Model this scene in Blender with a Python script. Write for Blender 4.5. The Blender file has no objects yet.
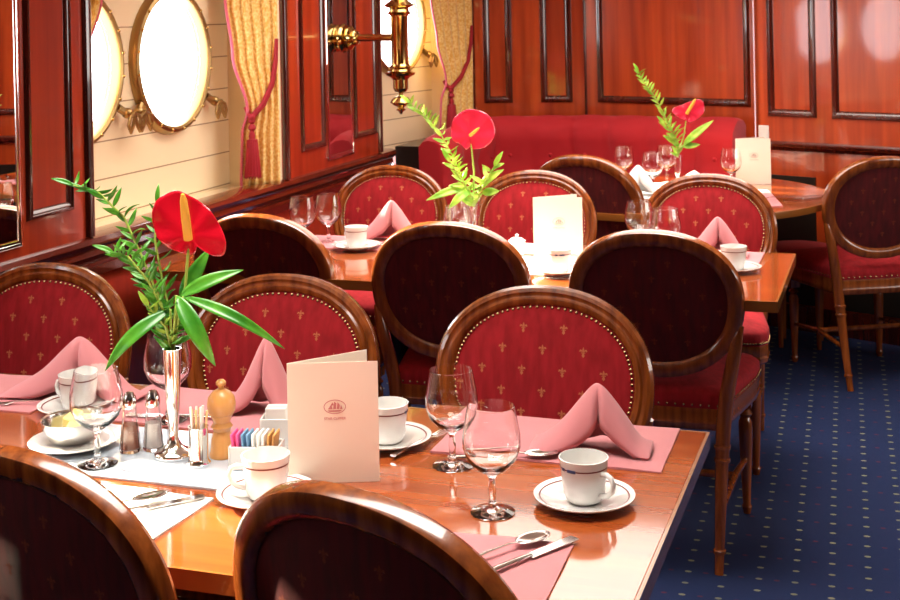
import bpy, math, random
from mathutils import Vector, Matrix
PI = math.pi
sc = bpy.context.scene
COL = sc.collection
random.seed(7)

# ------------------------------------------------------------------ camera
cd = bpy.data.cameras.new('camera'); cam = bpy.data.objects.new('camera', cd); COL.objects.link(cam)
TH = math.atan(440/1300); RO = math.atan(.02)
F_ = Vector((-math.sin(TH), math.cos(TH), 0)); R_ = Vector((math.cos(TH), math.sin(TH), 0)); U_ = Vector((0, 0, 1))
cr = R_*math.cos(RO) - U_*math.sin(RO); cu = R_*math.sin(RO) + U_*math.cos(RO)
m = Matrix.Identity(4)
for i in range(3):
    m[i][0] = cr[i]; m[i][1] = cu[i]; m[i][2] = -F_[i]
m[2][3] = 1.57
cam.matrix_world = m
cd.sensor_width = 36; cd.lens = 52.0; cd.shift_y = -287/900; cd.clip_start = .05
cd.dof.use_dof = True; cd.dof.focus_distance = 2.45; cd.dof.aperture_fstop = 16
sc.camera = cam

# ------------------------------------------------------------------ world, sun, lamps, exposure
w = bpy.data.worlds.new('world'); sc.world = w; w.use_nodes = True
bg = w.node_tree.nodes['Background']; bg.inputs[0].default_value = (.92, .96, 1, 1); bg.inputs[1].default_value = 7.0
sd = bpy.data.lights.new('sun', 'SUN'); sd.energy = 30; sd.angle = math.radians(1.2); sd.color = (1, .86, .62)
so = bpy.data.objects.new('sun', sd); COL.objects.link(so)
so.rotation_euler = Vector((1.47, -.33, -.66)).to_track_quat('-Z', 'Y').to_euler()
def area(name, loc, sx, sy, e, col=(1, .93, .84), spread=130, target=None):
    d = bpy.data.lights.new(name, 'AREA'); d.shape = 'RECTANGLE'; d.size = sx; d.size_y = sy; d.energy = e; d.color = col
    d.spread = math.radians(spread)
    o = bpy.data.objects.new(name, d); COL.objects.link(o); o.location = loc
    if target is not None: o.rotation_euler = (Vector(target)-Vector(loc)).to_track_quat('-Z', 'Y').to_euler()
    return o
area('ceiling_lamp_near', (-1.1, 1.9, 2.27), 1.8, .5, 15, spread=92)
area('ceiling_lamp_middle', (-1.1, 3.8, 2.27), 1.8, .5, 17, spread=92)
area('ceiling_lamp_far', (-1.0, 5.1, 2.27), 1.9, 1.5, 38, spread=150)
area('starboard_fill_light', (2.9, 4.4, 1.5), 2.6, .7, 14, (1, .95, .88), 110, (-2.5, 4.6, 1.25))  # added fill to brighten the porthole wall; the right wall has no window
sc.view_settings.view_transform = 'Standard'; sc.view_settings.look = 'None'
sc.view_settings.exposure = 0.5; sc.view_settings.gamma = 1; sc.view_settings.use_curve_mapping = False

# ------------------------------------------------------------------ helpers
def hexc(h):
    h = h.lstrip('#'); o = []
    for i in (0, 2, 4):
        c = int(h[i:i+2], 16)/255
        o.append(c/12.92 if c <= .04045 else ((c+.055)/1.055)**2.4)
    return tuple(o)+(1,)
def mat(name, color='#808080', rough=.5, metal=0, coat=0, trans=0, ior=1.45, sheen=0, spec=.5, bump=None, emit=None, sub=0):
    M = bpy.data.materials.new(name); M.use_nodes = True
    b = M.node_tree.nodes['Principled BSDF']
    b.inputs['Base Color'].default_value = hexc(color); b.inputs['Roughness'].default_value = rough
    b.inputs['Metallic'].default_value = metal; b.inputs['Coat Weight'].default_value = coat
    b.inputs['Coat Roughness'].default_value = .06
    b.inputs['Transmission Weight'].default_value = trans; b.inputs['IOR'].default_value = ior
    b.inputs['Sheen Weight'].default_value = sheen; b.inputs['Specular IOR Level'].default_value = spec
    if bump:
        nt = M.node_tree; tc = nt.nodes.new('ShaderNodeTexCoord'); n = nt.nodes.new('ShaderNodeTexNoise')
        n.inputs['Scale'].default_value = bump[0]; bp = nt.nodes.new('ShaderNodeBump'); bp.inputs['Strength'].default_value = bump[1]
        bp.inputs['Distance'].default_value = .002
        nt.links.new(tc.outputs['Object'], n.inputs['Vector']); nt.links.new(n.outputs['Fac'], bp.inputs['Height'])
        nt.links.new(bp.outputs['Normal'], b.inputs['Normal'])
    return M
def noisy(M, c1, c2, scale, vec=(1, 1, 1), lo=.35, hi=.65, detail=4):
    nt = M.node_tree; b = nt.nodes['Principled BSDF']
    tc = nt.nodes.new('ShaderNodeTexCoord'); mp = nt.nodes.new('ShaderNodeMapping'); mp.inputs['Scale'].default_value = vec
    n = nt.nodes.new('ShaderNodeTexNoise'); n.inputs['Scale'].default_value = scale; n.inputs['Detail'].default_value = detail
    r = nt.nodes.new('ShaderNodeValToRGB'); r.color_ramp.elements[0].position = lo; r.color_ramp.elements[1].position = hi
    r.color_ramp.elements[0].color = hexc(c1); r.color_ramp.elements[1].color = hexc(c2)
    nt.links.new(tc.outputs['Object'], mp.inputs[0]); nt.links.new(mp.outputs[0], n.inputs['Vector'])
    nt.links.new(n.outputs['Fac'], r.inputs[0]); nt.links.new(r.outputs[0], b.inputs['Base Color'])
    return r
def wood(name, c1, c2, axis='z', rough=.3, coat=.8, scale=5):
    M = mat(name, c1, rough, coat=coat)
    v = {'x': (.35, 6, 6), 'y': (6, .35, 6), 'z': (6, 6, .35)}[axis]
    noisy(M, c1, c2, scale, v, .3, .7, 5)
    return M

M = {}
M['wood_wall'] = wood('mahogany_wall', '#8c2a0e', '#c04c1c', 'z', .28, .9, 3)
M['wood_light'] = wood('mahogany_light', '#8c2410', '#b43c1a', 'z', .28, .9, 3)
M['wood_dark'] = wood('mahogany_moulding', '#37100a', '#5a1c10', 'z', .22, 1, 6)
M['wood_rail'] = wood('mahogany_rail', '#451208', '#75230f', 'y', .15, 1, 5)
M['wood_chair'] = wood('chair_wood', '#69300f', '#a05420', 'z', .25, .8, 9)
M['wood_table'] = wood('table_veneer', '#8c3c16', '#b05a26', 'x', .12, 1, 3)
M['table_edge'] = mat('table_edge_band', '#8e5622', .25, coat=.8)
M['ped'] = mat('pedestal_dark', '#1c0f0a', .4)
M['cream'] = mat('cream_paint', '#f3dfba', .5)
M['cream_sill'] = mat('cream_sill', '#f2dfbd', .35, coat=.3)
M['fabric'] = mat('crimson_fabric', '#96101e', .85, sheen=.03, bump=(900, .25))
noisy(M['fabric'], '#960a14', '#ae1420', 60, (1, 1, .15))
M['motif'] = mat('gold_motif', '#c87048', .8)
M['fabric_shaded'] = mat('crimson_fabric_shaded', '#540a0e', .9, bump=(900, .25))  # chair-rear copy of the crimson fabric, its shade put into the colour
noisy(M['fabric_shaded'], '#4a080c', '#600e12', 60, (1, 1, .15))
M['motif_shaded'] = mat('gold_motif_shaded', '#7a3018', .9)  # the gold motif again for chair rears, darkened to stand for shade
M['velvet'] = mat('red_sofa_velvet', '#a60c18', .8, sheen=.08, bump=(500, .15))
M['brass'] = mat('brass', '#c8a868', .12, metal=1)
M['brass_dull'] = mat('brass_dull', '#a88a5a', .35, metal=1)
M['nail'] = mat('nailhead', '#bfa274', .25, metal=1)
M['chrome'] = mat('silver', '#e8e6e4', .08, metal=1)
M['steel'] = mat('cutlery_steel', '#d4d2d0', .16, metal=1)
M['mirror'] = mat('mirror_glass', '#e6e6e6', .01, metal=1)
M['china'] = mat('white_china', '#dfddd9', .12, coat=.6)
M['band'] = mat('brown_band', '#6b2c26', .3)
M['navy'] = mat('navy_print', '#1d2350', .3)
M['paper'] = mat('cream_card', '#fbeedb', .6)
M['ink_pink'] = mat('ink_rose', '#d28a88', .7)
M['ink_grey'] = mat('ink_grey', '#b3a79b', .7)
M['pink'] = mat('pink_linen', '#c67c80', .85, sheen=.2, bump=(700, .2))
M['white_linen'] = mat('white_linen', '#f2f1ee', .8, bump=(600, .15))
M['runner'] = mat('glossy_white_mat', '#b4c0cc', .12, coat=.6)
M['leaf'] = mat('leaf_green', '#3f8a22', .35, coat=.3)
noisy(M['leaf'], '#2f7a1c', '#5aa52e', 18)
M['leaf_pale'] = mat('leaf_pale', '#8db82e', .45)
noisy(M['leaf_pale'], '#6fa522', '#b4d24c', 25)
M['stem'] = mat('stem_green', '#9bb04a', .5)
M['spathe'] = mat('anthurium_red', '#cc1228', .18, coat=.8, bump=(60, .4))
M['spathe_pink'] = mat('anthurium_pink', '#dc2c48', .22, coat=.8, bump=(60, .4))
M['spadix'] = mat('spadix_yellow', '#f0b040', .5)
M['gold'] = mat('gold_curtain', '#e0b45a', .7, sheen=.3)
noisy(M['gold'], '#e0ae50', '#f4d68c', 90, (1, 1, 1), .4, .6, 2)
M['tie'] = mat('red_cord', '#9c1424', .7)
M['trim_pink'] = mat('rose_trim', '#d4667a', .7)
M['mill'] = wood('beech', '#d08c46', '#e0a660', 'z', .35, .5, 8)
M['butter'] = mat('butter', '#f4e08c', .4)
M['salt'] = mat('salt_white', '#f0e8e4', .7)
M['pepper'] = mat('pepper_pink', '#b07058', .7)
M['pk_pink'] = mat('packet_pink', '#ee5c9a', .5); M['pk_blue'] = mat('packet_blue', '#6f9cc0', .5)
M['pk_tan'] = mat('packet_tan', '#cf9a58', .5); M['pk_white'] = mat('packet_white', '#f2f0ec', .5)
M['ceiling'] = mat('ceiling_cream', '#e8dcc4', .7)
M['dark'] = mat('dark_panel', '#1d1712', .35, coat=.3)
M['wick'] = mat('toothpick_wood', '#eec08a', .6)
M['lampglow'] = mat('lamp_diffuser', '#fff2dd', .5)
# clear glass
def glassmat(name):
    g = bpy.data.materials.new(name); g.use_nodes = True; nt = g.node_tree; nt.nodes.clear()
    o = nt.nodes.new('ShaderNodeOutputMaterial'); a = nt.nodes.new('ShaderNodeBsdfGlass'); a.inputs['IOR'].default_value = 1.45; a.inputs['Roughness'].default_value = 0
    nt.links.new(a.outputs[0], o.inputs[0]); return g
M['glass'] = glassmat('drinking_glass')
def panemat():
    g = bpy.data.materials.new('window_pane'); g.use_nodes = True; nt = g.node_tree; nt.nodes.clear()
    o = nt.nodes.new('ShaderNodeOutputMaterial'); a = nt.nodes.new('ShaderNodeBsdfTransparent'); b = nt.nodes.new('ShaderNodeBsdfGlossy'); b.inputs['Roughness'].default_value = .02
    x = nt.nodes.new('ShaderNodeMixShader'); x.inputs[0].default_value = .06
    nt.links.new(a.outputs[0], x.inputs[1]); nt.links.new(b.outputs[0], x.inputs[2]); nt.links.new(x.outputs[0], o.inputs[0]); return g
M['pane'] = panemat()
# cream planking with fine board joints every 13 cm of height
def planks(M_, pitch, off):
    nt = M_.node_tree; b = nt.nodes['Principled BSDF']
    tc = nt.nodes.new('ShaderNodeTexCoord'); sp = nt.nodes.new('ShaderNodeSeparateXYZ')
    a = nt.nodes.new('ShaderNodeMath'); a.operation = 'SUBTRACT'; a.inputs[1].default_value = off
    md = nt.nodes.new('ShaderNodeMath'); md.operation = 'FLOORED_MODULO'; md.inputs[1].default_value = pitch
    ls = nt.nodes.new('ShaderNodeMath'); ls.operation = 'LESS_THAN'; ls.inputs[1].default_value = .0045
    mx = nt.nodes.new('ShaderNodeMix'); mx.data_type = 'RGBA'
    mx.inputs[6].default_value = hexc('#f3dfba'); mx.inputs[7].default_value = hexc('#9c7c58')
    nt.links.new(tc.outputs['Object'], sp.inputs[0]); nt.links.new(sp.outputs['Z'], a.inputs[0]); nt.links.new(a.outputs[0], md.inputs[0])
    nt.links.new(md.outputs[0], ls.inputs[0]); nt.links.new(ls.outputs[0], mx.inputs[0]); nt.links.new(mx.outputs[2], b.inputs['Base Color'])
M['planks'] = mat('cream_planking', '#f3dfba', .5); planks(M['planks'], .1325, 1.01)
# navy carpet with rows of pale and red flecks
def carpet():
    c = mat('navy_carpet', '#0c1f50', .95, sheen=.0, bump=(1200, .5)); nt = c.node_tree; b = nt.nodes['Principled BSDF']
    tc = nt.nodes.new('ShaderNodeTexCoord')
    mp = nt.nodes.new('ShaderNodeMapping'); mp.inputs['Rotation'].default_value = (0, 0, math.radians(-1.8)); nt.links.new(tc.outputs['Object'], mp.inputs[0])
    def dots(ox, oy, px, py, r):
        ad = nt.nodes.new('ShaderNodeVectorMath'); ad.operation = 'ADD'; ad.inputs[1].default_value = (ox, oy, 0)
        dv = nt.nodes.new('ShaderNodeVectorMath'); dv.operation = 'DIVIDE'; dv.inputs[1].default_value = (px, py, 1)
        fr = nt.nodes.new('ShaderNodeVectorMath'); fr.operation = 'FRACTION'
        sb = nt.nodes.new('ShaderNodeVectorMath'); sb.operation = 'SUBTRACT'; sb.inputs[1].default_value = (.5, .5, 0)
        ml = nt.nodes.new('ShaderNodeVectorMath'); ml.operation = 'MULTIPLY'; ml.inputs[1].default_value = (px*.62, py, 0)
        ln = nt.nodes.new('ShaderNodeVectorMath'); ln.operation = 'LENGTH'
        lt = nt.nodes.new('ShaderNodeMath'); lt.operation = 'LESS_THAN'; lt.inputs[1].default_value = r
        nt.links.new(mp.outputs[0], ad.inputs[0]); nt.links.new(ad.outputs[0], dv.inputs[0]); nt.links.new(dv.outputs[0], fr.inputs[0])
        nt.links.new(fr.outputs[0], sb.inputs[0]); nt.links.new(sb.outputs[0], ml.inputs[0]); nt.links.new(ml.outputs[0], ln.inputs[0]); nt.links.new(ln.outputs['Value'], lt.inputs[0])
        return lt
    a = dots(10, 10, .096, .074, .0058); d = dots(10.048, 10.037, .096, .148, .005)
    m1 = nt.nodes.new('ShaderNodeMix'); m1.data_type = 'RGBA'; m1.inputs[6].default_value = hexc('#071d48'); m1.inputs[7].default_value = hexc('#7c7c60')
    m2 = nt.nodes.new('ShaderNodeMix'); m2.data_type = 'RGBA'; m2.inputs[7].default_value = hexc('#4a1838')
    nt.links.new(a.outputs[0], m1.inputs[0]); nt.links.new(m1.outputs[2], m2.inputs[6]); nt.links.new(d.outputs[0], m2.inputs[0])
    nt.links.new(m2.outputs[2], b.inputs['Base Color']); return c
M['carpet'] = carpet()

class MB:
    def __init__(s): s.v = []; s.f = []; s.m = []
    def add(s, vs, fs, mi=0):
        o = len(s.v); s.v += [tuple(v) for v in vs]; s.f += [tuple(i+o for i in f) for f in fs]; s.m += [mi]*len(fs); return s
    def box(s, x0, x1, y0, y1, z0, z1, T=None, mi=0):
        vs = [Vector((x, y, z)) for z in (z0, z1) for y in (y0, y1) for x in (x0, x1)]
        if T is not None: vs = [T @ v for v in vs]
        return s.add(vs, [(0, 2, 3, 1), (4, 5, 7, 6), (0, 1, 5, 4), (2, 6, 7, 3), (0, 4, 6, 2), (1, 3, 7, 5)], mi)
    def lathe(s, prof, c=(0, 0, 0), n=24, T=None, mi=0, sx=1, sy=1):
        vs = []; c = Vector(c)
        for r, z in prof:
            for k in range(n):
                a = 2*PI*k/n; p = Vector((r*sx*math.cos(a), r*sy*math.sin(a), z))
                vs.append((T @ p if T is not None else p)+c)
        fs = []
        for i in range(len(prof)-1):
            for k in range(n):
                k2 = (k+1) % n; fs.append((i*n+k, i*n+k2, (i+1)*n+k2, (i+1)*n+k))
        if prof[0][0] > 1e-6: fs.append(tuple(range(n-1, -1, -1)))
        if prof[-1][0] > 1e-6: fs.append(tuple((len(prof)-1)*n+k for k in range(n)))
        return s.add(vs, fs, mi)
    def lathe_open(s, prof, c=(0, 0, 0), n=24, T=None, mi=0):  # closed profile (first point == last), a ring or vessel
        vs = []; c = Vector(c); L = len(prof)
        for r, z in prof:
            for k in range(n):
                a = 2*PI*k/n; p = Vector((r*math.cos(a), r*math.sin(a), z)); vs.append((T @ p if T is not None else p)+c)
        fs = [(i*n+k, i*n+(k+1) % n, ((i+1) % L)*n+(k+1) % n, ((i+1) % L)*n+k) for i in range(L) for k in range(n)]
        return s.add(vs, fs, mi)
    def tube(s, pts, rad, n=8, mi=0, flat=1.0):
        pts = [Vector(p) for p in pts]; N = len(pts)
        if not hasattr(rad, '__len__'): rad = [rad]*N
        t0 = (pts[1]-pts[0]).normalized(); a = Vector((0, 0, 1)) if abs(t0.z) < .9 else Vector((0, 1, 0))
        u = t0.cross(a).normalized(); vs = []
        for i in range(N):
            t = (pts[min(i+1, N-1)]-pts[max(i-1, 0)]).normalized()
            u = (u-t*u.dot(t)).normalized(); v = t.cross(u)
            for k in range(n):
                a = 2*PI*(k+.5)/n; vs.append(pts[i]+u*rad[i]*math.cos(a)+v*rad[i]*flat*math.sin(a))
        fs = [(i*n+k, i*n+(k+1) % n, (i+1)*n+(k+1) % n, (i+1)*n+k) for i in range(N-1) for k in range(n)]
        fs += [tuple(range(n-1, -1, -1)), tuple((N-1)*n+k for k in range(n))]
        return s.add(vs, fs, mi)
    def grid(s, fn, nu, nv, mi=0, wrap=False):
        vs = [fn(i/nu, j/nv) for j in range(nv+1) for i in range(nu+(0 if wrap else 1))]
        w_ = nu if wrap else nu+1
        fs = [(j*w_+i, j*w_+(i+1) % w_, (j+1)*w_+(i+1) % w_, (j+1)*w_+i) for j in range(nv) for i in range(nu)]
        return s.add(vs, fs, mi)
    def ball(s, c, r, n=6, mi=0, sz=1):
        return s.lathe([(r*math.sin(PI*i/(n//2+1)), -r*sz*math.cos(PI*i/(n//2+1))) for i in range(n//2+2)], c, n, mi=mi)
    def build(s, name, mats, parent=None, ang=40, solid=0, bevel=0, sub=0, loc=None):
        me = bpy.data.meshes.new(name); me.from_pydata(s.v, [], s.f)
        if not isinstance(mats, (list, tuple)): mats = [mats]
        for q in mats: me.materials.append(M[q] if isinstance(q, str) else q)
        me.polygons.foreach_set('material_index', s.m)
        me.polygons.foreach_set('use_smooth', [True]*len(s.f)); me.update()
        me.set_sharp_from_angle(angle=math.radians(ang)); me.validate()
        o = bpy.data.objects.new(name, me); COL.objects.link(o); o.parent = parent
        if loc: o.location = loc
        if solid: q = o.modifiers.new('thick', 'SOLIDIFY'); q.thickness = solid; q.offset = 0
        if sub: q = o.modifiers.new('sub', 'SUBSURF'); q.levels = sub; q.render_levels = sub
        if bevel: q = o.modifiers.new('bevel', 'BEVEL'); q.width = bevel; q.segments = 2; q.limit_method = 'ANGLE'
        return o
def tag(o, label, cat, group=None):
    o['label'] = label; o['category'] = cat
    if group: o['group'] = group
    return o
def thing(name, label, cat, loc=(0, 0, 0), rz=0, group=None):
    o = bpy.data.objects.new(name, None); o.empty_display_size = .05; COL.objects.link(o); o.location = loc; o.rotation_euler = (0, 0, rz)
    return tag(o, label, cat, group)
def struct(mb, name, mats, **k):
    o = mb.build(name, mats, **k); o['kind'] = 'structure'; return o
def dup(root, label, loc, rz=0, group=None):
    def cp(o, par):
        c = o.copy(); COL.objects.link(c); c.parent = par
        for ch in [x for x in o.children]: cp(ch, c)
        return c
    r = cp(root, None); r.location = loc; r.rotation_euler = (0, 0, rz); r['label'] = label; r.scale = (1, 1, 1)
    if group: r['group'] = group
    return r
def frame2(A, B):   # plan line A->B: matrix with local x along the line, y out of the room (left of travel), z up
    A = Vector((A[0], A[1], 0)); B = Vector((B[0], B[1], 0)); x = (B-A).normalized(); y = Vector((0, 0, 1)).cross(x)
    T = Matrix.Identity(4)
    for i in range(3): T[i][0] = x[i]; T[i][1] = y[i]; T[i][3] = A[i]
    return T, (B-A).length

# ------------------------------------------------------------------ the room
struct(MB().box(-2.9, 3.3, -2.6, 7.6, -.06, 0), 'floor', 'carpet')
struct(MB().box(-2.9, 3.3, -2.6, 7.6, 2.3, 2.36), 'ceiling', 'ceiling')
def wall_holes(A, B, z0, z1, holes, th, name, m_):
    T, L = frame2(A, B); mb = MB(); h_ = .31
    holes = sorted(holes); xs = [0]
    def rect(x0, x1, za, zb):
        if x1-x0 > 1e-4 and zb-za > 1e-4: mb.box(x0, x1, 0, th, za, zb, T)
    last = 0
    for s, z, r in holes:
        rect(last, s-h_, z0, z1); rect(s-h_, s+h_, z0, z-h_); rect(s-h_, s+h_, z+h_, z1)
        n = 48; vs = []
        for y in (0, th):
            for k in range(n):
                a = 2*PI*k/n; c_, s_ = math.cos(a), math.sin(a); q = h_/max(abs(c_), abs(s_))
                vs.append(T @ Vector((s+r*c_, y, z+r*s_))); vs.append(T @ Vector((s+q*c_, y, z+q*s_)))
        fs = []
        for k in range(n):
            k2 = (k+1) % n; i0, o0, i1, o1 = 2*k, 2*k+1, 2*k2, 2*k2+1; N = 2*n
            fs += [(i0, o0, o1, i1), (N+i0, N+i1, N+o1, N+o0), (i0, i1, N+i1, N+i0)]
        mb.add(vs, fs); last = s+h_
    rect(last, L, z0, z1)
    return struct(mb, name, m_, ang=30)
# left hull planking with portholes, lined by pilasters and a mahogany ledge
holesA = [(1.05+1.0, 1.41, .262), (1.05+1.62, 1.41, .262), (3.77+.5, 1.41, .262), (4.39+.5, 1.41, .262)]
HA, HB = (-2.62, -.5), (-2.62, 6.0)
holesA = [(y+.5, 1.41, .252) for y in (.90, 2.14, 3.745, 4.375)]
wall_holes(HA, HB, .84, 2.3, holesA, .025, 'wall_left', 'planks')
RA, RB = (-2.60, 5.98), (-2.37, 7.1)
TR, LR = frame2(RA, RB)
wall_holes(RA, RB, .84, 2.3, [(.50, 1.52, .252)], .025, 'wall_left', 'planks')
struct(MB().box(-2.9, -2.45, -2.6, -.5, 0, 2.3), 'wall_left', 'wood_wall')
struct(MB().box(-2.62, -2.42, -.5, 6.1, 0, .84), 'wall_left', 'wood_light')
# sill and ledge
struct(MB().box(-2.62, -2.46, -.5, 6.0, .84, .868), 'trim_1', 'cream_sill')
mb = MB()
prof = [(-.02, .80), (.03, .80), (.045, .825), (.04, .84), (.055, .855), (.062, .868), (.055, .883), (.035, .89), (-.03, .892), (-.045, .885), (-.045, .80)]
vs = [(-2.44+a, y, z) for y in (-.5, 6.14) for a, z in prof]; n = len(prof)
mb.add(vs, [(i, (i+1) % n, n+(i+1) % n, n+i) for i in range(n)]+[tuple(range(n)), tuple(range(2*n-1, n-1, -1))])
struct(mb, 'trim_2', 'wood_rail', ang=25)
struct(MB().box(-2.415, -2.405, -.5, 6.1, 0, .12).box(-2.415, -2.40, -.5, 6.1, .76, .79), 'baseboard_left', 'wood_dark')
T0 = Matrix.Identity(4)
def panel_frame(mb, T, x0, x1, z0, z1, wd=.032, up=.016, sgn=-1, mi=0):   # mitred half-round moulding standing proud of the wall
    prof = [(0, 0), (.1, .5), (.25, .75), (.42, .8), (.5, .55), (.62, .6), (.8, .45), (1, 0)]
    cs = [(x0, z0, 1, 1), (x1, z0, -1, 1), (x1, z1, -1, -1), (x0, z1, 1, -1)]
    vs = []
    for x, z, dx, dz in cs:
        for a, b in prof: vs.append(T @ Vector((x+dx*a*wd, sgn*b*up, z+dz*a*wd)))
    n = len(prof); fs = [(c*n+i, c*n+i+1, ((c+1) % 4)*n+i+1, ((c+1) % 4)*n+i) for c in range(4) for i in range(n-1)]
    mb.add(vs, fs, mi)
def half_round(mb, T, x, z0, z1, r, mi=0):
    mb.tube([T @ Vector((x, 0, z0)), T @ Vector((x, 0, z1))], r, 12, mi)
# pilasters: local x = +Y of the world, local y = away from the room
def pilaster(ya, yb, mir, pans, num):
    T, L = frame2((-2.40, ya), (-2.40, yb))
    struct(MB().box(0, L, 0, .22, .888, 2.3, T), 'wall_left', 'wood_light')
    mb = MB()
    for a, b in pans: panel_frame(mb, T, a-ya, b-ya, .985, 2.15, .03, .018)
    for x in (.018, L-.018): half_round(mb, T, x, .89, 2.3, .019)
    struct(mb, 'trim_%d' % num, 'wood_dark', ang=30)
    t = thing('wall_mirror', ['tall narrow wall mirror on the wood pilaster at the left picture edge', 'narrow wall mirror on the middle pilaster behind the brass lamp'][num-3], 'mirror', (-2.40, (mir[0]+mir[1])/2, .92))
    hw = (mir[1]-mir[0])/2
    MB().box(.001, .007, -hw, hw, .01, 1.3).build('mirror_glass', 'mirror', t)
    bz = MB(); Tm = Matrix.Rotation(PI/2, 4, 'Z')
    panel_frame(bz, Matrix.Translation((.007, 0, 0)) @ Tm, -hw, hw, .0, 1.3, .022, .0035)
    bz.build('bevelled_edge', 'chrome' if num == 3 else 'mirror', t, ang=20)
pilaster(2.45, 3.525, (2.81, 3.165), [(2.50, 2.76), (3.195, 3.42)], 3)
pilaster(4.90, 5.983, (5.335, 5.625), [(5.065, 5.31), (5.65, 5.93)], 4)
struct(MB().box(-2.62, -2.41, 4.835, 4.90, .868, 2.3).box(-2.62, -2.44, 3.525, 3.545, .868, 2.3), 'trim_5', 'cream')
# recess beyond the far pilaster: dark cupboard top and post
struct(MB().box(.45, .95, -.05, 0, 0, .84, TR), 'wall_left', 'wood_light')
T, L = frame2((-2.41, 6.145), (-2.2, 7.0))
cab = MB().box(-2.395, -2.225, 6.16, 6.60, 0, .90); cab.build('tmp', 'dark', bevel=.004)
o = bpy.data.objects['tmp']; o.name = 'corner_cupboard'; tag(o, 'low black cupboard end between wooden ledge and red sofa arm', 'cupboard')
# back walls
S1 = ((-2.26, 6.87), (-1.59, 7.0)); S2 = ((-1.59, 7.0), (-.655, 6.68)); S3 = ((-.64, 6.59), (1.5, 5.7076))
for i, (A, B, pans) in enumerate([(S1, 0, [(.118, .279), (.434, .61)]), (S2, 0, [(.075, .97)]), (S3, 0, [(.066, .323), (.399, 1.25), (1.35, 1.62)])]):
    A, B = A
    T, L = frame2(A, B)
    b = MB().box(-.2 if i == 0 else 0, L+(.0 if i != 2 else .3), 0, .08, 0, 2.3, T)
    if i == 2: b.box(0, .02, 0, .3, 0, 2.3, T)
    struct(b, 'wall_back', 'wood_wall' if i != 1 else 'wood_wall')
    mb = MB()
    zb = 1.066 if i < 2 else 1.03
    for a, c in pans: panel_frame(mb, T, a, c, zb, 2.12, .038, .02)
    if i == 0: mb.box(-.02, .075, -.03, 0, 0, 2.3, T); struct(MB().box(-.22, -.02, -.012, 0, .87, 2.3, T), 'trim_10', 'cream')
    if i == 1: half_round(mb, T, .0, .9, 2.3, .008)
    struct(mb, 'trim_%d' % (6+i), 'wood_dark', ang=30)
T3w, L3 = frame2(*S3)
mb = MB(); prof = [(0, .865), (-.012, .868), (-.016, .88), (-.03, .888), (-.034, .9), (-.022, .908), (0, .912)]
n = len(prof); vs = [T3w @ Vector((x, y, z)) for x in (.0, L3) for y, z in prof]
mb.add(vs, [(i, i+1, n+i+1, n+i) for i in range(n-1)]+[tuple(range(n))]); struct(mb, 'trim_9', 'wood_dark', ang=25)
struct(MB().box(0, L3, -.014, 0, 0, .12, T3w), 'baseboard_back', 'wood_dark')
struct(MB().box(.03, .31, -.006, 0, .125, .745, T3w).box(.40, 1.0, -.006, 0, .125, .745, T3w).box(1.08, 1.6, -.006, 0, .125, .745, T3w), 'trim_11', 'dark')
t = MB().box(.015, .07, -.006, 0, .92, .985, T3w).build('pale_wall_square', 'china', bevel=.002)  # thin pale square standing just proud of the panelling
tag(t, 'small pale flat square on the wood panelling just above the chair rail', 'wall plate')
# right side and rear of the saloon
wall_holes((3.0, 7.5), (3.0, -2.6), 0, 2.3, [], .08, 'wall_right', 'wood_wall')
struct(MB().box(-2.9, 3.1, -2.6, -2.5, 0, 2.3), 'wall_front', 'wood_wall')
struct(MB().box(1.2, 3.1, 5.65, 5.8, 0, 2.3), 'wall_back', 'wood_wall')

# portholes
wn = [1]
def porthole(T, s, z, latches, seen=True):
    """T: wall frame (local y out of the room)"""
    c = T @ Vector((s, 0, z)); R = T.to_3x3().to_4x4() @ Matrix.Rotation(-PI/2, 4, 'X')
    # local axis z of lathe -> -y (into the room)
    R = T.to_3x3().to_4x4() @ Matrix.Rotation(PI/2, 4, 'X')
    o = bpy.data.objects.new('window_%d' % wn[0], None); COL.objects.link(o); o.location = c; o['kind'] = 'structure'; wn[0] += 1
    MB().lathe_open([(.252, -.026), (.249, .02), (.253, .03), (.262, .034), (.274, .03), (.281, .018), (.285, .0), (.285, -.001), (.26, -.001)], (0, 0, 0), 48, R).build('window_frame', 'brass_dull', o)
    MB().lathe([(.0, -.014), (.2505, -.014), (.2505, -.008), (.0, -.008)], (0, 0, 0), 48, R).build('window_pane', 'pane', o)
    if seen:
        b = MB()
        for k in range(20):
            a = 2*PI*(k+.5)/20; p = R @ Vector((.267*math.cos(a), .267*math.sin(a), .033)); b.ball(p, .007, 8)
        b.build('frame_rivets', 'brass', o)
        for a in latches:
            ca, sa = math.cos(a), math.sin(a); l = MB()
            def P(r, t_, h): return R @ Vector((r*ca-t_*sa, r*sa+t_*ca, h))
            l.tube([P(.285, 0, .02), P(.325, 0, .03)], .014, 8)
            l.ball(P(.33, 0, .035), .02, 10)
            l.tube([P(.33, 0, .03), P(.33, 0, .07)], .008, 8)
            c0 = P(.33, 0, .062)
            for sgn in (-1, 1):   # open loop handles of the wing nut, hanging down
                W = lambda x, z_: c0+R @ Vector((x, z_, .004))
                l.tube([W(0, 0), W(sgn*.03, -.012), W(sgn*.042, -.04), W(sgn*.028, -.066), W(sgn*.014, -.045), W(0, -.008)], .0065, 6)
            l.build('latch', 'brass_dull', o)
Th, _ = frame2(HA, HB)
for s, z, r in holesA: porthole(Th, s, z, (-.56, -2.58))
porthole(TR, .50, 1.52, (-.56, -2.58))
Tr, _ = frame2((3.0, 7.5), (3.0, -2.6))
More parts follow.
